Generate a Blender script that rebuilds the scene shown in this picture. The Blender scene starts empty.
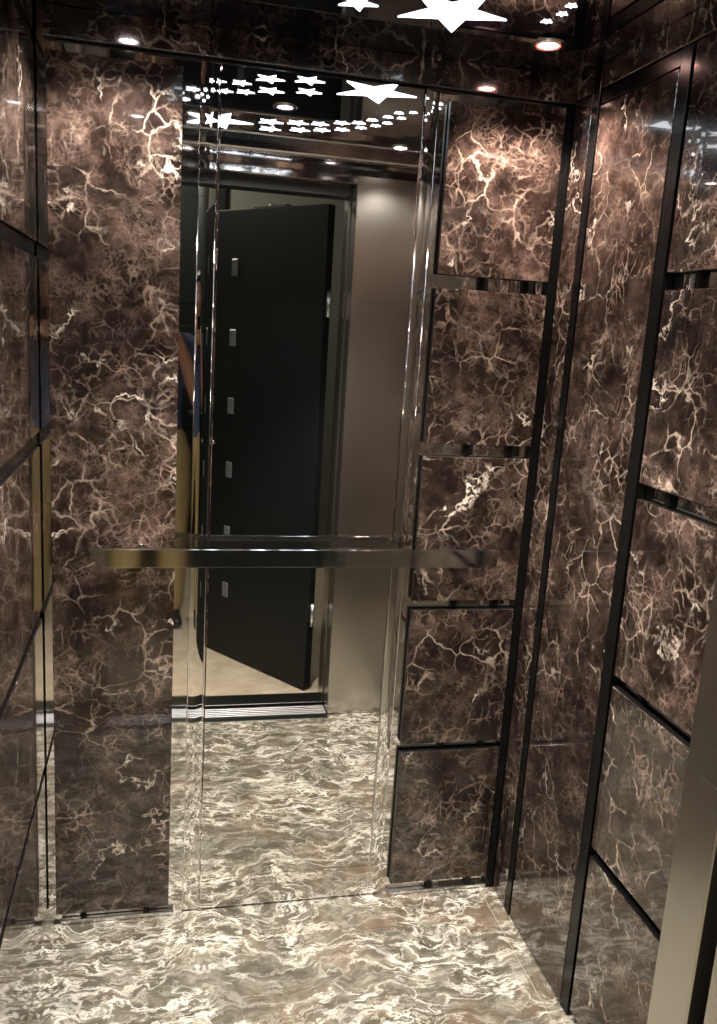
import bpy, bmesh, math, random
from mathutils import Vector, Matrix
R = math.radians
random.seed(4)
scene = bpy.context.scene
COL = scene.collection

# ------------------------------------------------------------------ cabin measures (metres)
W, D, H = 1.271, 1.16, 2.18      # width (X -W..0), depth (Y -D..0), height
PT = 0.022                       # how far the marble panels stand off the walls
TOP = 2.098                      # top of the marble panels
GAPS = [(1.673, 1.706), (1.256, 1.289), (0.843, 0.869), (0.433, 0.457)]   # (lower, upper) edge of each gap
ROWS = [(GAPS[0][1], TOP), (GAPS[1][1], GAPS[0][0]), (GAPS[2][1], GAPS[1][0]),
        (GAPS[3][1], GAPS[2][0]), (0.026, GAPS[3][0])]
ROWN = ['topmost', 'second from the top', 'middle', 'second from the floor', 'lowest']

# ------------------------------------------------------------------ node helpers
def new_mat(name):
    m = bpy.data.materials.new(name); m.use_nodes = True
    nt = m.node_tree; nt.nodes.clear()
    out = nt.nodes.new('ShaderNodeOutputMaterial'); b = nt.nodes.new('ShaderNodeBsdfPrincipled')
    nt.links.new(b.outputs[0], out.inputs[0])
    return m, nt, b
def N(nt, t, **kw):
    n = nt.nodes.new(t)
    for k, v in kw.items():
        if k.startswith('in_'):
            key = k[3:]; key = int(key) if key.isdigit() else key.replace('_', ' ')
            n.inputs[key].default_value = v
        else: setattr(n, k, v)
    return n
def math_n(nt, op, a, b=None, c=None, clamp=False):
    n = nt.nodes.new('ShaderNodeMath'); n.operation = op; n.use_clamp = clamp
    for i, s in enumerate((a, b, c)):
        if s is None: continue
        if isinstance(s, (int, float)): n.inputs[i].default_value = s
        else: nt.links.new(s, n.inputs[i])
    return n.outputs[0]
def vmath(nt, op, a, b=None, scale=None):
    n = nt.nodes.new('ShaderNodeVectorMath'); n.operation = op
    for i, s in enumerate((a, b)):
        if s is None: continue
        if isinstance(s, (tuple, list)): n.inputs[i].default_value = s
        else: nt.links.new(s, n.inputs[i])
    if scale is not None: n.inputs['Scale'].default_value = scale
    return n.outputs[0]
def ramp(nt, fac, stops):
    n = nt.nodes.new('ShaderNodeValToRGB'); nt.links.new(fac, n.inputs[0])
    els = n.color_ramp.elements
    while len(els) < len(stops): els.new(0.5)
    for e, (p, c) in zip(els, stops):
        e.position = p; e.color = (c, c, c, 1) if isinstance(c, (int, float)) else (*c, 1)
    return n.outputs[0]
def mix(nt, fac, a, b):
    n = nt.nodes.new('ShaderNodeMix'); n.data_type = 'RGBA'
    if isinstance(fac, (int, float)): n.inputs[0].default_value = fac
    else: nt.links.new(fac, n.inputs[0])
    for i, s in ((6, a), (7, b)):
        if isinstance(s, (tuple, list)): n.inputs[i].default_value = (*s, 1)
        else: nt.links.new(s, n.inputs[i])
    return n.outputs[2]
def noise(nt, vec, scale, detail=4, rough=.55, dist=0, out='Fac'):
    n = N(nt, 'ShaderNodeTexNoise'); n.inputs['Scale'].default_value = scale
    n.inputs['Detail'].default_value = detail; n.inputs['Roughness'].default_value = rough
    n.inputs['Distortion'].default_value = dist
    nt.links.new(vec, n.inputs['Vector']); return n.outputs[out]

def simple(name, col, rough=.5, metal=0, spec=.5, coat=0, emit=None, estr=0):
    m, nt, b = new_mat(name)
    b.inputs['Base Color'].default_value = (*col, 1); b.inputs['Roughness'].default_value = rough
    b.inputs['Metallic'].default_value = metal; b.inputs['Specular IOR Level'].default_value = spec
    b.inputs['Coat Weight'].default_value = coat
    if emit: b.inputs['Emission Color'].default_value = (*emit, 1); b.inputs['Emission Strength'].default_value = estr
    return m

def marble_mat():
    m, nt, b = new_mat('dark_brown_marble')
    geo = N(nt, 'ShaderNodeNewGeometry'); oi = N(nt, 'ShaderNodeObjectInfo')
    comb = N(nt, 'ShaderNodeCombineXYZ')
    nt.links.new(math_n(nt, 'MULTIPLY', oi.outputs['Random'], 7.0), comb.inputs[0])
    nt.links.new(math_n(nt, 'MULTIPLY', oi.outputs['Random'], 13.0), comb.inputs[2])
    p = vmath(nt, 'ADD', geo.outputs['Position'], comb.outputs[0])
    def warp(v, scale, amp, det=3, rough=.6):
        w = vmath(nt, 'SUBTRACT', noise(nt, p, scale, det, rough, 0, 'Color'), (.5, .5, .5))
        return vmath(nt, 'ADD', v, vmath(nt, 'SCALE', w, None, amp))
    p1 = warp(p, 6.0, .10); p2 = warp(p1, 38.0, .022, 4, .7)
    def vor(vec, scale):
        v = N(nt, 'ShaderNodeTexVoronoi'); v.feature = 'DISTANCE_TO_EDGE'; v.inputs['Scale'].default_value = scale
        nt.links.new(vec, v.inputs['Vector']); return v.outputs['Distance']
    def msk(off, scale, lo, hi, det=3):
        return ramp(nt, noise(nt, vmath(nt, 'ADD', p, off), scale, det, .6), [(lo, 0), (hi, 1)])
    def mul(*a):
        r = a[0]
        for x in a[1:]: r = math_n(nt, 'MULTIPLY', r, x)
        return r
    va = ramp(nt, vor(p2, 13), [(0, 1), (.010, .55), (.040, 0)])
    vb = ramp(nt, vor(p2, 30), [(0, 1), (.025, .4), (.10, 0)])
    vc = ramp(nt, vor(warp(p1, 60.0, .02, 3), 74), [(0, 1), (.07, .3), (.2, 0)])
    fz = ramp(nt, vor(p2, 14.0), [(0, 1), (.32, 0)])              # cloudy halo beside the veins
    ma = msk((0, 0, 0), 6.0, .47, .63); mb = msk((3, 9, 1), 9.0, .44, .66, 5); mc = msk((8, 1, 4), 8.0, .45, .66, 5)
    brk = msk((1, 6, 2), 26.0, .36, .60, 4); brk2 = msk((6, 6, 1), 17.0, .34, .56, 4)
    rn = noise(nt, p2, 4.6, 5, .55, .1)
    rid = ramp(nt, math_n(nt, 'ABSOLUTE', math_n(nt, 'SUBTRACT', rn, .5)), [(0, 1), (.003, .6), (.009, 0)])
    mr = msk((5, 2, 7), 6.5, .52, .60, 2)
    cloud = noise(nt, p2, 17.0, 8, .78, .25)
    base = ramp(nt, cloud, [(.38, (.006, .0037, .0031)), (.49, (.014, .0082, .0065)), (.59, (.031, .0195, .0155)), (.69, (.085, .058, .045)), (.78, (.24, .175, .14))])
    c0 = mix(nt, mul(fz, mc, brk2, .55), base, (.165, .105, .082))
    c1 = mix(nt, mul(vc, mc, brk, .5), c0, (.33, .235, .185))
    c2 = mix(nt, mul(vb, mb, brk, .95), c1, (.42, .305, .24))
    c3 = mix(nt, mul(va, ma, brk2, .85), c2, (.63, .50, .40))
    c4 = mix(nt, mul(rid, mr, brk2), c3, (.85, .74, .62))
    nt.links.new(c4, b.inputs['Base Color'])
    b.inputs['Roughness'].default_value = .13; b.inputs['Specular IOR Level'].default_value = .5
    b.inputs['Coat Weight'].default_value = 1.0; b.inputs['Coat Roughness'].default_value = .02
    return m

def floor_mat():
    m, nt, b = new_mat('beige_streaked_floor_marble')
    geo = N(nt, 'ShaderNodeNewGeometry'); p = geo.outputs['Position']
    w1 = noise(nt, p, 4.0, 3, .6, 0, 'Color')
    w1 = vmath(nt, 'SCALE', vmath(nt, 'SUBTRACT', w1, (.5, .5, .5)), None, .22)
    p1 = vmath(nt, 'ADD', p, w1)
    ps = vmath(nt, 'MULTIPLY', p1, (1.0, 2.4, 1.0))
    w2 = vmath(nt, 'SCALE', vmath(nt, 'SUBTRACT', noise(nt, p, 20.0, 5, .7, 0, 'Color'), (.5, .5, .5)), None, .06)
    ps2 = vmath(nt, 'ADD', ps, w2)
    rn = noise(nt, ps2, 7.0, 5, .6)
    rid = ramp(nt, math_n(nt, 'ABSOLUTE', math_n(nt, 'SUBTRACT', rn, .5)), [(0, 1), (.010, .75), (.034, 0)])
    rn2 = noise(nt, vmath(nt, 'ADD', ps2, (4, 7, 2)), 13.0, 6, .66)
    rid2 = ramp(nt, math_n(nt, 'ABSOLUTE', math_n(nt, 'SUBTRACT', rn2, .47)), [(0, 1), (.012, .5), (.034, 0)])
    mk = ramp(nt, noise(nt, vmath(nt, 'ADD', p, (2, 3, 5)), 5.0, 3, .6), [(.38, .05), (.62, 1)])
    cl = noise(nt, ps2, 10.0, 7, .7)
    base = ramp(nt, cl, [(.30, (.075, .068, .050)), (.5, (.165, .153, .115)), (.70, (.42, .40, .32))])
    rust = ramp(nt, noise(nt, vmath(nt, 'ADD', p, (7, 1, 3)), 5.0, 5, .7), [(.5, 0), (.68, .7)])
    base = mix(nt, rust, base, (.25, .16, .10))
    c1 = mix(nt, math_n(nt, 'MULTIPLY', rid2, mk), base, (.86, .82, .68))
    c2 = mix(nt, math_n(nt, 'MULTIPLY', rid, math_n(nt, 'ADD', mk, .2, clamp=True)), c1, (.97, .95, .84))
    nt.links.new(c2, b.inputs['Base Color'])
    b.inputs['Roughness'].default_value = .24
    b.inputs['Coat Weight'].default_value = .4; b.inputs['Coat Roughness'].default_value = .08
    return m

def brushed_mat(name, col, rough, horizontal=True, amp=.12):
    m, nt, b = new_mat(name)
    geo = N(nt, 'ShaderNodeNewGeometry')
    s = (1.5, 1.5, 260.0) if horizontal else (260.0, 260.0, 1.5)
    n = noise(nt, vmath(nt, 'MULTIPLY', geo.outputs['Position'], s), 1.0, 3, .6)
    n2 = noise(nt, vmath(nt, 'MULTIPLY', geo.outputs['Position'], (1.2, 1.2, 7.0)), 1.0, 3, .6)
    nt.links.new(math_n(nt, 'MULTIPLY_ADD', n, amp, rough - amp / 2), b.inputs['Roughness'])
    nt.links.new(mix(nt, n2, tuple(c * .9 for c in col), col), b.inputs['Base Color'])
    b.inputs['Metallic'].default_value = 1
    bp = N(nt, 'ShaderNodeBump'); bp.inputs['Strength'].default_value = .012; bp.inputs['Distance'].default_value = .002
    nt.links.new(n, bp.inputs['Height']); nt.links.new(bp.outputs[0], b.inputs['Normal'])
    return m

def plaster_mat(name, col):
    m, nt, b = new_mat(name)
    geo = N(nt, 'ShaderNodeNewGeometry')
    n = noise(nt, geo.outputs['Position'], 6, 5, .6)
    nt.links.new(mix(nt, n, tuple(c * .8 for c in col), col), b.inputs['Base Color'])
    b.inputs['Roughness'].default_value = .8
    return m
def hall_floor_mat():
    m, nt, b = new_mat('cream_hall_stone')
    geo = N(nt, 'ShaderNodeNewGeometry')
    n = noise(nt, geo.outputs['Position'], 9, 6, .7, .5)
    nt.links.new(ramp(nt, n, [(.3, (.42, .35, .25)), (.7, (.66, .58, .44))]), b.inputs['Base Color'])
    b.inputs['Roughness'].default_value = .3
    return m

M = dict(
    marble=marble_mat(), floor=floor_mat(), hallfloor=hall_floor_mat(),
    mirror=simple('mirror_steel', (.80, .79, .77), .012, 1),
    backing=simple('polished_backing_steel', (.74, .73, .71), .03, 1),
    chrome=simple('chrome', (.80, .80, .80), .07, 1),
    edge=simple('panel_edge_black', (.008, .007, .007), .35, 0, .3),
    black=simple('gloss_black_trim', (.004, .004, .004), .22, 0, .22),
    ceil=simple('gloss_black_ceiling', (.006, .006, .010), .03, 0, .9, 1.0),
    acryl=simple('gloss_black_acrylic', (.007, .006, .014), .015, 0, .9, 1.0),
    steel=brushed_mat('brushed_steel', (.60, .58, .52), .26, True, .05),
    header=brushed_mat('soft_brushed_steel', (.62, .61, .60), .14, True, .03),
    dsteel=brushed_mat('dark_steel', (.16, .17, .16), .35),
    sill=simple('aluminium_sill', (.72, .75, .76), .3, 1),
    grout=simple('pale_grout', (.55, .50, .40), .5),
    star=simple('backlit_star', (.9, .9, .95), .4, emit=(.84, .90, 1.0), estr=5),
    lens=simple('lamp_lens', (.9, .9, .9), .3, emit=(1.0, .90, .84), estr=30),
    lens_red=simple('lamp_lens_red', (.9, .8, .8), .3, emit=(1.0, .66, .56), estr=30),
    ring_red=simple('red_lit_rim', (.5, .05, .05), .25, emit=(1.0, .07, .05), estr=4),
    ring_pur=simple('violet_lit_rim', (.3, .1, .3), .25, emit=(.55, .2, .6), estr=.7),
    leaf=simple('black_door_paint', (.006, .008, .008), .42, 0, .25),
    glass=simple('dull_grey_glass', (.12, .135, .135), .3),
    rubber=simple('black_rubber', (.012, .012, .012), .55),
    hall=plaster_mat('grey_plaster', (.13, .13, .115)),
    skin=simple('skin', (.50, .27, .17), .5), hair=simple('hair', (.015, .011, .009), .6),
    shirt=simple('blue_cloth', (.055, .085, .16), .85), trouser=simple('khaki_cloth', (.36, .27, .12), .85),
    shoe=simple('black_leather', (.012, .012, .012), .35), eye=simple('eye', (.7, .68, .64), .2),
    lip=simple('lip', (.35, .13, .10), .5), phone=simple('dark_glass', (.01, .01, .012), .08),
    phlens=simple('camera_glass', (.02, .03, .05), .05),
)

# ------------------------------------------------------------------ geometry helpers
def link(name, bm, mats, parent=None, smooth=False):
    me = bpy.data.meshes.new(name); bm.to_mesh(me); bm.free()
    if not isinstance(mats, (list, tuple)): mats = [mats]
    for m in mats: me.materials.append(m)
    if smooth:
        for p in me.polygons: p.use_smooth = True
    o = bpy.data.objects.new(name, me); COL.objects.link(o)
    if parent: o.parent = parent
    return o
def tag(o, label, cat, group=None):
    o['label'] = label; o['category'] = cat
    if group: o['group'] = group
    return o
def empty(name, loc, label, cat, group=None):
    o = bpy.data.objects.new(name, None); o.empty_display_size = .05; COL.objects.link(o); o.location = loc
    return tag(o, label, cat, group)
def local(o, parent):
    """parent keeping world position (parents are only translated)"""
    o.parent = parent; o.location = o.location - parent.location; return o
def add_box(bm, lo, hi, bevel=0, mat=0, seg=1):
    vs = [bm.verts.new((x, y, z)) for x in (lo[0], hi[0]) for y in (lo[1], hi[1]) for z in (lo[2], hi[2])]
    F = [(0, 1, 3, 2), (4, 6, 7, 5), (0, 4, 5, 1), (2, 3, 7, 6), (0, 2, 6, 4), (1, 5, 7, 3)]
    fs = [bm.faces.new([vs[i] for i in f]) for f in F]
    for f in fs: f.material_index = mat
    if bevel:
        es = list({e for f in fs for e in f.edges})
        r = bmesh.ops.bevel(bm, geom=es, offset=bevel, segments=seg, affect='EDGES', profile=.5)
        for f in r['faces']: f.material_index = mat
    return fs
def box_obj(name, lo, hi, mats, bevel=0, parent=None):
    bm = bmesh.new(); add_box(bm, lo, hi, bevel); return link(name, bm, mats, parent)
def struct(o): o['kind'] = 'structure'; return o
def cyl(bm, c0, c1, r0, r1=None, n=24, mat=0, cap=True):
    r1 = r0 if r1 is None else r1
    c0, c1 = Vector(c0), Vector(c1); ax = (c1 - c0).normalized()
    u = ax.orthogonal().normalized(); v = ax.cross(u)
    ra = [bm.verts.new(c0 + (u * math.cos(t) + v * math.sin(t)) * r0) for t in [2 * math.pi * i / n for i in range(n)]]
    rb = [bm.verts.new(c1 + (u * math.cos(t) + v * math.sin(t)) * r1) for t in [2 * math.pi * i / n for i in range(n)]]
    for i in range(n):
        f = bm.faces.new((ra[i], ra[(i + 1) % n], rb[(i + 1) % n], rb[i])); f.material_index = mat; f.smooth = True
    if cap:
        for rr in (ra[::-1], rb):
            f = bm.faces.new(rr); f.material_index = mat
def lathe(bm, prof, c, n=32, mat=0):
    rings = []
    for r, z in prof:
        rings.append([bm.verts.new((c[0] + r * math.cos(2 * math.pi * i / n), c[1] + r * math.sin(2 * math.pi * i / n), c[2] + z)) for i in range(n)])
    for a, b in zip(rings, rings[1:]):
        for i in range(n):
            f = bm.faces.new((a[i], a[(i + 1) % n], b[(i + 1) % n], b[i])); f.material_index = mat; f.smooth = True

# ------------------------------------------------------------------ room shell
bm = bmesh.new()
J = .0015   # floor slabs with hairline joints: field, border along the back wall, border along the right wall
add_box(bm, (-W - .02, -D - .0, -.04), (.02, .02, -.002), mat=1)
add_box(bm, (-W - .01, -D, -.03), (-.062 - J, -.143 - J, 0))
add_box(bm, (-W - .01, -.143 + J, -.03), (-.062 - J, .01, 0))
add_box(bm, (-.062 + J, -D, -.03), (.01, .01, 0))
struct(link('floor', bm, [M['floor'], M['grout']]))
struct(box_obj('ceiling', (-W - .02, -D - .02, H), (.02, .02, H + .03), M['ceil']))
struct(box_obj('wall_back', (-W - .02, 0, 0), (.02, .02, H), M['backing']))
struct(box_obj('wall_left', (-W - .02, -D - .02, 0), (-W, 0, H), M['backing']))
struct(box_obj('wall_right', (0, -D - .02, 0), (.02, 0, H), M['backing']))

# front wall of the cabin: two brushed returns and a coved header around the opening
JL, JR, OPH, FT = -1.175, -.295, 2.075, .08
struct(box_obj('wall_front', (JR, -D - FT, 0), (0, -D, OPH + .03), M['steel'], .002))
struct(box_obj('wall_front_left', (-W, -D - FT, 0), (JL, -D, OPH + .03), M['steel'], .002))
bm = bmesh.new()
prof = [(-D + .016, H), (-D + .017, H - .022), (-D + .013, H - .027), (-D + .004, H - .029)]
NW = 16
for i in range(NW + 1):
    t = i / NW; z = H - .030 - (H - .030 - OPH) * t
    prof.append((-D + .0025 + .0012 * math.sin(2.2 * math.pi * t) - .004 * t, z))
prof += [(-D - FT, OPH), (-D - FT, H)]
a = [bm.verts.new((-W, y, z)) for y, z in prof]; b_ = [bm.verts.new((0, y, z)) for y, z in prof]
n = len(prof)
for i in range(n):
    f = bm.faces.new((a[i], a[(i + 1) % n], b_[(i + 1) % n], b_[i])); f.smooth = 4 <= i < 4 + NW
bm.faces.new(a[::-1]); bm.faces.new(b_)
bmesh.ops.recalc_face_normals(bm, faces=bm.faces)
struct(link('trim_header', bm, M['header']))

# sill and landing side
t_ = empty('door_sill', (-.735, -1.26, 0), 'grooved aluminium lift door sill across the threshold, seen in the mirror', 'sill')
bm = bmesh.new()
add_box(bm, (JL, -1.255, -.03), (JR, -D + .035, .002), .001)
add_box(bm, (JL, -1.375, -.03), (JR, -1.28, .002), .001)
local(link('sill_bed', bm, M['dsteel']), t_)
bm = bmesh.new()
for y in (-1.172, -1.188, -1.204, -1.220, -1.236): add_box(bm, (JL + .004, y - .006, .002), (JR - .004, y + .005, .006), .001)
local(link('sill_rail', bm, M['sill']), t_)
LY0, LY1 = -1.38, -1.27
struct(box_obj('trim_1', (JR, LY0, 0), (JR + .07, LY1, 2.12), M['steel'], .002))
struct(box_obj('trim_2', (JL - .07, LY0, 0), (JL, LY1, 2.12), M['steel'], .002))
struct(box_obj('trim_3', (JL - .07, LY0, 2.045), (JR + .07, LY1, 2.12), M['dsteel'], .002))
HX0, HX1, HY0, HH = -2.3, .9, -3.4, 2.75
struct(box_obj('floor_hall', (HX0, HY0, -.04), (HX1, -1.38, 0), M['hallfloor']))
struct(box_obj('ceiling_hall', (HX0, HY0, HH), (HX1, -1.27, HH + .04), M['hall']))
struct(box_obj('wall_hall_left', (HX0 - .05, HY0, 0), (HX0, -1.27, HH), M['hall']))
struct(box_obj('wall_hall_right', (HX1, HY0, 0), (HX1 + .05, -1.27, HH), M['hall']))
struct(box_obj('wall_hall_far', (HX0, HY0 - .05, 0), (HX1, HY0, HH), M['hall']))
struct(box_obj('wall_hall_near_right', (JR + .07, -1.37, 0), (HX1, -1.28, HH), M['hall']))
struct(box_obj('wall_hall_near_left', (HX0, -1.37, 0), (JL - .07, -1.28, HH), M['hall']))
struct(box_obj('wall_hall_lintel', (JL - .07, -1.37, 2.12), (JR + .07, -1.28, HH), M['hall']))

# ------------------------------------------------------------------ marble panels
def panel(name, axis, sgn, u0, u1, z0, z1, label, group=None, cat='panel', blocks=()):
    """axis 'y': on the back wall, u = X; axis 'x': on a side wall at X=0 (sgn -1) or X=-W (sgn +1), u = Y."""
    bm = bmesh.new()
    def P(u, d, z):
        if axis == 'y': return (u, -d, z)
        return ((0 - d) if sgn < 0 else (-W + d), u, z)
    lo, hi = P(u0, .006, z0), P(u1, PT, z1)
    lo, hi = [min(a, b) for a, b in zip(lo, hi)], [max(a, b) for a, b in zip(lo, hi)]
    add_box(bm, lo, hi, .0012)
    nrm = Vector((0, -1, 0)) if axis == 'y' else Vector((sgn, 0, 0))
    bmesh.ops.recalc_face_normals(bm, faces=bm.faces)
    for f in bm.faces:
        f.material_index = 0 if f.normal.dot(nrm) > .6 else 1
    o = link(name, bm, [M['marble'], M['edge']])
    tag(o, label, cat, group)
    for bu, bz0, bz1 in blocks:      # dark stand-off blocks that show in the gap under the panel
        lo, hi = P(bu - .008, .0, bz0), P(bu + .008, .010, bz1)
        lo, hi = [min(a, b) for a, b in zip(lo, hi)], [max(a, b) for a, b in zip(lo, hi)]
        box_obj('mounting_block', lo, hi, M['black'], .001, o)
    return o

panel('marble_panel', 'y', 0, -1.226, -.943, .036, TOP - .006, 'tall undivided brown marble panel left of the mirror on the back wall',
      blocks=[(-1.16, .002, .04), (-1.0, .002, .04)])
zc = lambda z: 1.562 + (z - 1.562) * .9895
GB = 'square marble panels stacked right of the mirror on the back wall'
for ri, ((z0, z1), rn) in enumerate(zip(ROWS, ROWN)):
    below = GAPS[ri][0] + .001 if ri < 4 else .001
    panel('marble_panel', 'y', 0, -.334, -.045, zc(z0), zc(z1), f'marble panel right of the mirror, {rn} of five', GB,
          blocks=[(-.215, below, z0 + .01), (-.098, below, z0 + .01)])
panel('frieze_panel', 'y', 0, -1.232, -.004, 2.120, 2.1795, 'narrow dark marble strip under the ceiling along the back wall', cat='panel')
# right wall
panel('frieze_panel', 'x', -1, -1.13, -.003, 2.126, 2.1795, 'narrow dark marble strip under the ceiling along the right wall')
panel('marble_panel', 'x', -1, -.108, -.024, .003, 2.122, 'thin full-height marble strip on the right wall in the back corner')
panel('marble_panel', 'x', -1, -.462, -.150, .003, 2.088, 'tall undivided marble panel between the two black strips on the right wall')
GR = 'marble panels stacked on the right wall beside the steel jamb'
for ri, ((z0, z1), rn) in enumerate(zip(ROWS, ROWN)):
    if rn == 'topmost': z1 = 2.122
    below = GAPS[ri][0] + .001 if ri < 4 else .001
    panel('marble_panel', 'x', -1, -1.12, -.512, z0, z1, f'right wall marble panel beside the steel jamb, {rn} of five', GR,
          blocks=[(-.60, below, z0 + .01), (-.95, below, z0 + .01)])
# left wall
panel('frieze_panel', 'x', 1, -1.13, -.030, 2.126, 2.1795, 'narrow dark marble strip under the ceiling along the left wall')
GL = 'glossy marble panels stacked on the left wall'
for (z0, z1), rn in zip(ROWS, ROWN):
    panel('marble_panel', 'x', 1, -1.12, -.020, z0, z1, f'glossy marble panel on the left wall, {rn} of five', GL)

# black trims
def trim_thing(lo, hi, label, name='black_trim'):
    o = box_obj(name, lo, hi, M['black'], .001); return tag(o, label, 'trim')
trim_thing((-.0435, -.020, .003), (-.0065, -.001, 2.116), 'wide gloss black upright strip on the back wall in the right corner')
trim_thing((-.0235, -.144, .002), (-.001, -.113, H - .003), 'slim black upright strip on the right wall nearer the back corner')
trim_thing((-.0235, -.504, .002), (-.001, -.468, 2.122), 'slim black upright strip on the right wall dividing plain from stacked panels')
trim_thing((-.020, -.462, 2.092), (-.001, -.150, 2.122), 'short black crossbar above the tall panel on the right wall')
trim_thing((-W + .001, -.009, .002), (-W + .009, -.001, 2.118), 'hairline black corner strip between left wall and back wall')
for k, (z0, z1) in enumerate(GAPS):
    nm = ['topmost', 'second from the top', 'third from the top', 'lowest'][k]
    trim_thing((-W + .001, -1.12, z0 + .003), (-W + .017, -.020, z1 - .003), f'black horizontal bar between left wall marble panels, {nm} of four', 'black_bar')
o = box_obj('black_bar', (-W + .001, -1.12, 2.102), (-W + .019, -.030, 2.122), M['black'], .001)
tag(o, 'black horizontal bar under the ceiling strip on the left wall', 'trim')
# chrome corner bead, right back corner
bm = bmesh.new(); add_box(bm, (-.006, -.020, .002), (-.0005, -.001, 2.178), .0015, seg=2)
tag(link('corner_bead', bm, M['chrome']), 'thin bright steel bead running up the right back corner', 'trim')
for (x0, x1, lab) in ((-1.215, -.93, 'tall left panel'), (-.335, -.01, 'stacked right panels')):
    o = box_obj('skirting', (x0, -.016, .001), (x1, -.001, .012), M['chrome'], .002)
    tag(o, f'low steel skirting strip on the floor below the {lab}', 'skirting')

# ------------------------------------------------------------------ mirror and its convex steel strips
bm = bmesh.new(); add_box(bm, (-.862, -.006, .006), (-.394, -.0005, 2.118), .0025, seg=2)
mir = tag(link('mirror', bm, M['mirror'], None, False), 'tall mirror in the middle of the back wall behind the handrail', 'mirror')
def convex(x0, x1, label):
    t = empty('mirror_edge_strip', ((x0 + x1) / 2, 0, .006), label, 'trim', 'convex steel strips flanking the mirror')
    bm = bmesh.new(); add_box(bm, (x0, -.004, .006), (x1, -.0005, 2.118)); seg = 12; A, B = [], []
    for i in range(seg + 1):
        x = x0 + (x1 - x0) * i / seg; y = -.0042 - .0007 * math.sin(math.pi * i / seg)
        A.append(bm.verts.new((x, y, .006))); B.append(bm.verts.new((x, y, 2.118)))
    for i in range(seg):
        f = bm.faces.new((A[i], A[i + 1], B[i + 1], B[i])); f.smooth = True
    local(link('strip_face', bm, M['mirror']), t)
    for x in (x0, x1):
        bm = bmesh.new(); cyl(bm, (x, -.0045, .006), (x, -.0045, 2.118), .0010, n=10)
        local(link('edge_bead', bm, M['chrome']), t)
    return t
convex(-.905, -.866, 'slim convex polished strip along the left edge of the mirror')
convex(-.390, -.358, 'slim convex polished strip along the right edge of the mirror')

# ------------------------------------------------------------------ handrail
hr = empty('handrail', (-.63, 0, .983), 'flat polished steel handrail across the back wall mirror', 'handrail')
bm = bmesh.new()
y0, y1 = -.082, -.070
za, zb = .983, 1.031
P_ = [(-1.118, za), (-.134, za), (-.126, zb), (-1.138, zb)]
fa = [bm.verts.new((x, y0, z)) for x, z in P_]; fb = [bm.verts.new((x, y1, z)) for x, z in P_]
bm.faces.new(fa); bm.faces.new(fb[::-1])
for i in range(4): bm.faces.new((fa[i], fb[i], fb[(i + 1) % 4], fa[(i + 1) % 4]))
bmesh.ops.bevel(bm, geom=list(bm.edges), offset=.003, segments=3, affect='EDGES')
bmesh.ops.recalc_face_normals(bm, faces=bm.faces)
local(link('rail_bar', bm, M['chrome']), hr)
for x in (-1.02, -.245):
    bm = bmesh.new(); cyl(bm, (x, y1 - .002, 1.007), (x, -PT + .0, 1.007), .009, n=20)
    cyl(bm, (x, -PT - .006, 1.007), (x, -PT, 1.007), .02, n=24)
    local(link('bracket', bm, M['chrome']), hr)

# ------------------------------------------------------------------ ceiling: star panel and downlights
cp = empty('star_light_panel', (-.63, -.593, H), 'gloss black ceiling panel with backlit white star cutouts', 'ceiling light')
bm = bmesh.new(); add_box(bm, (-1.035, -.947, H - .005), (-.228, -.240, H - .0002), .001)
local(link('panel_sheet', bm, M['acryl']), cp)
def star(x, y, wpx, d):
    """five-pointed star of overall width w; d=+1 single tip towards the back wall"""
    Rr = wpx / 1.902; bm = bmesh.new(); A, B = [], []
    for i in range(10):
        r = Rr if i % 2 == 0 else Rr * .40
        t = math.pi * i / 5
        A.append(bm.verts.new((x + r * math.cos(t), y + r * math.sin(t), H - .005)))
        B.append(bm.verts.new((x + r * math.cos(t), y + r * math.sin(t), H - .0066)))
    bm.faces.new(A[::-1]); bm.faces.new(B)
    for i in range(10): bm.faces.new((A[i], A[(i + 1) % 10], B[(i + 1) % 10], B[i]))
    bmesh.ops.recalc_face_normals(bm, faces=bm.faces)
    local(link('star', bm, M['star']), cp)
STARS = [(-.440, -.320, .215, 1), (-.82, -.862, .215, -1),
 (-.622, -.292, .078, 1), (-.720, -.324, .076, -1), (-.704, -.439, .072, -1), (-.606, -.401, .070, -1), (-.786, -.396, .052, -1),
 (-.768, -.482, .050, -1), (-.848, -.406, .046, -1), (-.823, -.499, .046, -1), (-.907, -.507, .040, -1), (-.880, -.582, .040, -1),
 (-.945, -.560, .030, -1), (-.926, -.630, .030, -1), (-.965, -.640, .024, -1), (-.965, -.700, .022, -1),
 (-.660, -.804, .078, -1), (-.579, -.775, .068, -1), (-.513, -.754, .056, -1), (-.453, -.707, .050, -1), (-.406, -.680, .042, -1),
 (-.651, -.904, .070, -1), (-.559, -.869, .066, -1), (-.493, -.833, .054, -1), (-.434, -.795, .048, -1), (-.385, -.740, .036, -1),
 (-.376, -.625, .034, -1), (-.350, -.690, .032, -1), (-.343, -.565, .030, -1), (-.326, -.640, .030, -1), (-.326, -.504, .028, -1), (-.303, -.560, .026, -1),
 (-.290, -.480, .024, -1), (-.253, -.345, .022, 1), (-.243, -.393, .022, 1), (-.246, -.438, .022, 1)]
for s in STARS: star(*s)

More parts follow.
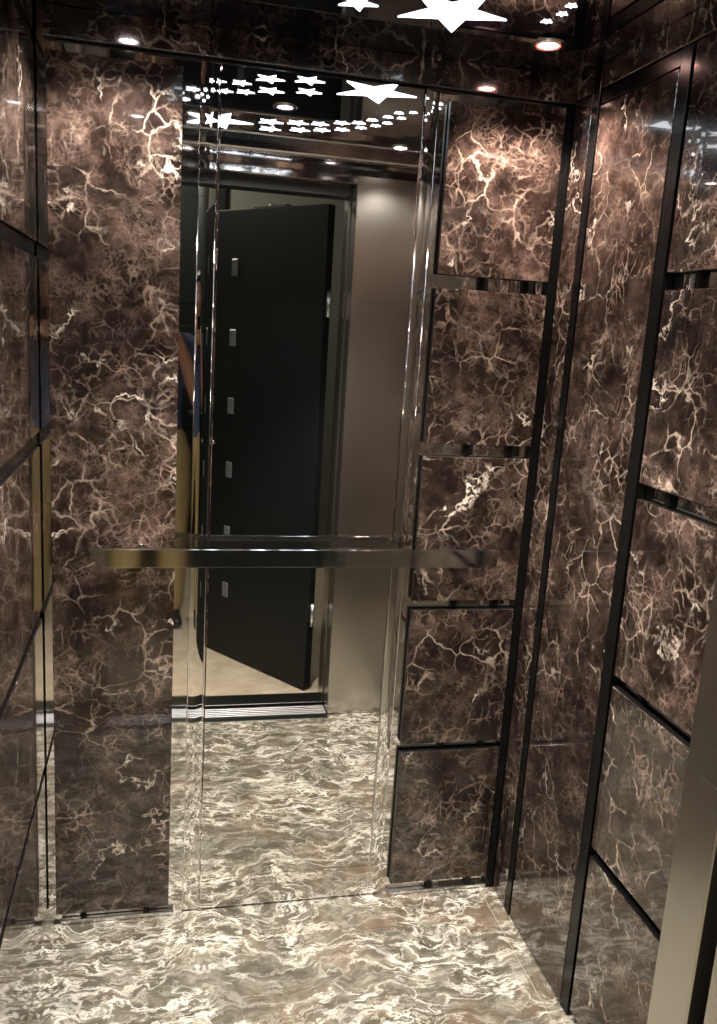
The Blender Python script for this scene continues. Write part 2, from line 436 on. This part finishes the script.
def downlight(x, y, label, z, red=False, power=9.0, spread=126):
    t = empty('downlight', (x, y, z), label, 'ceiling light', 'round recessed downlights in the ceiling')
    bm = bmesh.new()
    lathe(bm, [(.0245, 0), (.026, -.0035), (.029, -.0048), (.034, -.003), (.0355, 0)], (0, 0, 0), 36)
    link('rim', bm, M['chrome'], t, True)
    bm = bmesh.new(); lathe(bm, [(.0220, 0), (.0220, -.0030), (.0252, -.0038), (.0255, 0)], (0, 0, 0), 36)
    link('coloured_ring', bm, M['ring_red' if red else 'ring_pur'], t, True)
    bm = bmesh.new(); lathe(bm, [(.0001, -.0038), (.010, -.0036), (.018, -.0028), (.0218, -.0012)], (0, 0, 0), 32)
    link('lens', bm, M['lens_red' if red else 'lens'], t, True)
    L = bpy.data.lights.new('downlight_beam', 'SPOT'); L.energy = power; L.spot_size = R(spread); L.spot_blend = .45
    L.shadow_soft_size = .02; L.color = (1.0, .82, .72) if red else (1.0, .925, .85)
    lo = bpy.data.objects.new('beam', L); COL.objects.link(lo); lo.parent = t; lo.location = (0, 0, -.03)
    return t
downlight(-.185, -.205, 'reddish glowing ceiling downlight in the right back corner', H, True, 27)
downlight(-1.065, -.205, 'ceiling downlight mirrored just above the tall left panel', H, power=25)
downlight(-.190, -.985, 'ceiling downlight near the door, mirrored above the brushed steel return', H, power=15)
downlight(-1.065, -.985, 'ceiling downlight above the left side of the door', H, power=15)
downlight(-.643, -.590, 'violet-rimmed downlight in the middle of the star panel, seen in the mirror', H - .005, power=80, spread=96)

# ------------------------------------------------------------------ black landing door (seen in the mirror)
dl = bpy.data.objects.new('landing_door', None); COL.objects.link(dl)
dl.location = (JR - .045, -1.40, 0); dl.rotation_euler = (0, 0, math.atan2(-.812, -.584))
tag(dl, 'black door with small square windows standing open, seen in the mirror', 'door')
bm = bmesh.new(); add_box(bm, (.0, -.02, .012), (.76, .02, 2.03), .002)
link('door_leaf', bm, M['leaf'], dl)
for k, z in enumerate((1.79, 1.49, 1.19, .90, .60, .33)):
    bm = bmesh.new(); add_box(bm, (.525, -.024, z - .036), (.565, .024, z + .036), .003)
    link('window_pane', bm, M['glass'], dl)
bm = bmesh.new()
for s in (-1, 1):
    cyl(bm, (.70, s * .02, 1.02), (.70, s * .055, 1.02), .009, n=16); cyl(bm, (.70, s * .055, 1.02), (.60, s * .055, 1.02), .008, n=16)
link('door_handle', bm, M['chrome'], dl)
for z in (.35, 1.65):
    bm = bmesh.new(); cyl(bm, (-.008, 0, z - .05), (-.008, 0, z + .05), .010, n=16)
    link('hinge', bm, M['sill'], dl)
bm = bmesh.new(); cyl(bm, (.34, 0, 2.03), (.34, 0, 2.045), .016, n=16); add_box(bm, (.24, -.018, 2.03), (.44, .018, 2.04), .002)
link('door_closer', bm, M['dsteel'], dl)

fd = empty('hall_door', (-1.06, -3.39, 0), 'tall dark wooden hallway door behind the person', 'door')
bm = bmesh.new(); add_box(bm, (-1.50, -3.398, .005), (-.62, -3.36, 2.42), .003)
for k in range(3):
    z0 = .15 + k * .75; add_box(bm, (-1.38, -3.36, z0), (-.74, -3.350, z0 + .62), .004)
local(link('door_leaf', bm, M['leaf']), fd)
bm = bmesh.new(); cyl(bm, (-.70, -3.36, 1.0), (-.70, -3.31, 1.0), .009, n=16); cyl(bm, (-.70, -3.31, 1.0), (-.81, -3.31, 1.0), .008, n=16)
local(link('door_handle', bm, M['chrome']), fd)

# hall lamp: a round ceiling fitting
hl = empty('hall_lamp', (-1.3, -2.55, HH), 'round white ceiling lamp in the hallway outside the lift', 'lamp')
bm = bmesh.new(); lathe(bm, [(.0001, -.06), (.08, -.055), (.13, -.03), (.15, 0)], (0, 0, 0), 32)
link('lamp_shade', bm, simple('hall_lamp_glass', (.9, .9, .85), .4, emit=(1, .93, .8), estr=5), hl, True)
L = bpy.data.lights.new('hall_light', 'POINT'); L.energy = 45; L.shadow_soft_size = .1; L.color = (1, .92, .78)
lo = bpy.data.objects.new('hall_light', L); COL.objects.link(lo); lo.parent = hl; lo.location = (0, 0, -.2)

# ------------------------------------------------------------------ the photographer (a sliver shows in the mirror)
def capsule(bm, a, b, ra, rb, n=20, flat=(1, 1, 1)):
    """tapered round-ended limb segment"""
    a, b = Vector(a), Vector(b)
    for c, r in ((a, ra), (b, rb)):
        g = bmesh.ops.create_uvsphere(bm, u_segments=n, v_segments=n // 2, radius=r)
        for v in g['verts']: v.co = Vector((v.co.x * flat[0], v.co.y * flat[1], v.co.z * flat[2])) + c
    u = (b - a).normalized(); p = u.orthogonal().normalized(); q = u.cross(p)
    A, B = [], []
    for i in range(n):
        t = 2 * math.pi * i / n; d = p * math.cos(t) + q * math.sin(t); d = Vector((d.x * flat[0], d.y * flat[1], d.z * flat[2]))
        A.append(bm.verts.new(a + d * ra)); B.append(bm.verts.new(b + d * rb))
    for i in range(n): bm.faces.new((A[i], A[(i + 1) % n], B[(i + 1) % n], B[i]))
    bm.faces.new(A[::-1]); bm.faces.new(B)
def chain(bm, pts, flat=(1, 1, 1), n=20):
    for (p, r), (q, s) in zip(pts, pts[1:]): capsule(bm, p, q, r, s, n, flat)
def ell(bm, c, r, n=24):
    g = bmesh.ops.create_uvsphere(bm, u_segments=n, v_segments=n // 2, radius=1)
    for v in g['verts']: v.co = Vector((v.co.x * r[0], v.co.y * r[1], v.co.z * r[2])) + Vector(c)
def fuse(name, bm, mat, parent, voxel, smooth=4):
    """melt overlapping closed shapes into one continuous skin"""
    bmesh.ops.recalc_face_normals(bm, faces=bm.faces)
    o = link(name, bm, mat)
    m = o.modifiers.new('r', 'REMESH'); m.mode = 'VOXEL'; m.voxel_size = voxel; m.use_smooth_shade = True
    s = o.modifiers.new('s', 'SMOOTH'); s.factor = .5; s.iterations = smooth
    dg = bpy.context.evaluated_depsgraph_get(); dg.update()
    me = bpy.data.meshes.new_from_object(o.evaluated_get(dg)); o.modifiers.clear(); old = o.data; o.data = me
    bpy.data.meshes.remove(old)
    if not me.materials: me.materials.append(mat)
    for p in me.polygons: p.use_smooth = True
    o.parent = parent; return o
man = empty('person', (-1.03, -2.34, 0), 'person in blue shirt and khaki trousers photographing the mirror from the hallway', 'person')
# local frame: +Y towards the lift, shoulders along X; the phone sits at the right-hand side of the face
PHX, PHY, PHZ = .055, .235, 1.50         # middle of the phone
bm = bmesh.new()
chain(bm, [((0, 0, .98), .125), ((0, .01, 1.12), .118), ((0, .0, 1.28), .135), ((0, -.01, 1.38), .120)], (1.15, .78, 1))   # trunk
chain(bm, [((-.15, -.01, 1.425), .062), ((0, -.02, 1.45), .07), ((.15, -.01, 1.425), .062)])                               # shoulder girdle
chain(bm, [((0, -.02, 1.44), .062), ((0, .0, 1.53), .056), ((0, .012, 1.58), .058)])                                       # neck
ell(bm, (0, .018, 1.665), (.077, .096, .112)); ell(bm, (0, .045, 1.605), (.056, .062, .055)); ell(bm, (0, .090, 1.573), (.022, .018, .018))
chain(bm, [((0, .112, 1.672), .010), ((0, .130, 1.640), .015)], n=12); ell(bm, (-.013, .116, 1.636), (.010, .010, .008), 12); ell(bm, (.013, .116, 1.636), (.010, .010, .008), 12)
for s in (-1, 1):
    ell(bm, (s * .078, .005, 1.652), (.010, .020, .032), 14)                                   # ear
    ell(bm, (s * .034, .096, 1.690), (.024, .014, .009), 12)                                   # brow ridge
    ell(bm, (s * .045, .078, 1.635), (.022, .020, .020), 12)                                   # cheek
    hip, knee, ank = (s * .095, 0, .92), (s * .115, .02, .50), (s * .12, -.02, .09)
    chain(bm, [(hip, .088), ((s * .11, .015, .70), .076), (knee, .056), ((s * .118, -.01, .36), .056), (ank, .036)])
    chain(bm, [(ank, .038), ((s * .125, .03, .05), .034), ((s * .14, .12, .035), .028)])
    # arm: shoulder, elbow, wrist behind the phone edge
    sh, el_ = (s * .185, -.01, 1.41), (s * .235, .06, 1.16)
    wr = (PHX + s * .085, PHY - .075, PHZ - .075)
    mid = tuple(a * .6 + b * .4 for a, b in zip(sh, el_)); fm = tuple(a * .7 + b * .3 for a, b in zip(el_, wr))
    chain(bm, [(sh, .056), (mid, .047), (el_, .038), (fm, .040), (wr, .026)])
    # hand: palm beside the phone, four fingers behind/around it, thumb on the near face
    pc = Vector((PHX + s * .062, PHY - .035, PHZ - .03))
    capsule(bm, wr, pc, .024, .027, 16); 
    for k, ln in enumerate((.030, .034, .031, .024)):
        base = pc + Vector((-s * .004, .018, .034 - k * .0195))
        k1 = base + Vector((-s * .010, .026, .003)); k2 = k1 + Vector((-s * .022, .006, .001)); k3 = k2 + Vector((-s * ln * .5, -.004, 0))
        chain(bm, [(base, .0095), (k1, .0088), (k2, .0080), (k3, .0070)], n=12)
    tb = pc + Vector((-s * .004, -.012, .010)); t1 = tb + Vector((-s * .016, .006, .026)); t2 = t1 + Vector((-s * .014, .012, .018))
    chain(bm, [(tb, .0125), (t1, .0105), (t2, .0085)], n=12)
fuse('body', bm, M['skin'], man, .0055, 3)
bm = bmesh.new()                                                                               # hair
ell(bm, (0, -.004, 1.700), (.086, .098, .095)); ell(bm, (0, -.045, 1.640), (.078, .058, .085)); ell(bm, (0, .045, 1.755), (.066, .050, .030))
fuse('hair', bm, M['hair'], man, .007, 3)
for s in (-1, 1):
    bm = bmesh.new(); ell(bm, (s * .033, .104, 1.670), (.0125, .009, .0085), 14); link('eye', bm, M['eye'], man, True)
bm = bmesh.new(); ell(bm, (0, .108, 1.602), (.024, .008, .0065), 16); link('mouth', bm, M['lip'], man, True)
bm = bmesh.new()                                                                               # shirt with short sleeves
chain(bm, [((0, 0, 1.03), .134), ((0, .01, 1.12), .130), ((0, 0, 1.28), .146), ((0, -.01, 1.385), .130)], (1.15, .80, 1))
chain(bm, [((-.16, -.01, 1.42), .072), ((0, -.02, 1.43), .080), ((.16, -.01, 1.42), .072)])
for s in (-1, 1):
    sh, el_ = Vector((s * .185, -.01, 1.41)), Vector((s * .235, .06, 1.16))
    chain(bm, [(sh, .068), (sh.lerp(el_, .55), .062)])
fuse('shirt', bm, M['shirt'], man, .009, 3)
bm = bmesh.new()                                                                               # trousers
chain(bm, [((-.06, 0, .93), .128), ((.06, 0, .93), .128)], (1, .88, 1))
for s in (-1, 1):
    chain(bm, [((s * .095, 0, .88), .108), ((s * .112, .012, .68), .094), ((s * .116, .018, .48), .076), ((s * .12, 0, .28), .070), ((s * .122, -.015, .10), .060)])
fuse('trousers', bm, M['trouser'], man, .010, 3)
for s in (-1, 1):
    bm = bmesh.new()
    chain(bm, [((s * .12, -.045, .048), .044), ((s * .128, .05, .040), .040), ((s * .142, .135, .032), .032)]); 
    for v in bm.verts: v.co.z = max(v.co.z, .002)
    fuse('shoe', bm, M['shoe'], man, .006, 2)
ph = empty('mobile_phone', ((-.9814) - .018, (-2.08) - .012, 1.50), 'dark mobile phone held up in front of the person', 'phone')
bm = bmesh.new(); add_box(bm, (-.036, -.006, -.075), (.036, -.001, .075), .0025, seg=3)
link('phone_body', bm, M['phone'], ph)
bm = bmesh.new(); cyl(bm, (.018, -.001, .060), (.018, .0006, .060), .006, n=20); link('phone_camera', bm, M['phlens'], ph)


# ------------------------------------------------------------------ camera
CX, CY, CZ, YAW, PITCH, ROLL, FPX = -.9814, -2.08, 1.5621, .2331, -.2093, .0633, 859.81
cyw, syw, cpt, spt = math.cos(YAW), math.sin(YAW), math.cos(PITCH), math.sin(PITCH)
fw = Vector((syw * cpt, cyw * cpt, spt)); rt = Vector((cyw, -syw, 0)); up = rt.cross(fw)
cr, sr = math.cos(ROLL), math.sin(ROLL)
r2 = rt * cr + up * sr; u2 = -rt * sr + up * cr
cam = bpy.data.cameras.new('camera'); co = bpy.data.objects.new('camera', cam); COL.objects.link(co)
mw = Matrix.Identity(4)
for i in range(3): mw[i][0], mw[i][1], mw[i][2] = r2[i], u2[i], -fw[i]
mw[0][3], mw[1][3], mw[2][3] = CX, CY, CZ
co.matrix_world = mw
cam.sensor_fit = 'VERTICAL'; cam.sensor_height = 24; cam.lens = FPX / 1024 * 24; cam.clip_start = .01
scene.camera = co

w = bpy.data.worlds.new('world'); scene.world = w; w.use_nodes = True
w.node_tree.nodes['Background'].inputs[0].default_value = (.02, .02, .022, 1)
w.node_tree.nodes['Background'].inputs[1].default_value = .3
scene.view_settings.view_transform = 'Standard'; scene.view_settings.look = 'None'
scene.view_settings.gamma = 1; scene.view_settings.use_curve_mapping = False
scene.view_settings.exposure = 0.55
scene.cycles.max_bounces = 12; scene.cycles.glossy_bounces = 8; scene.cycles.diffuse_bounces = 4
scene.cycles.sample_clamp_indirect = 6
scene.cycles.use_denoising = True
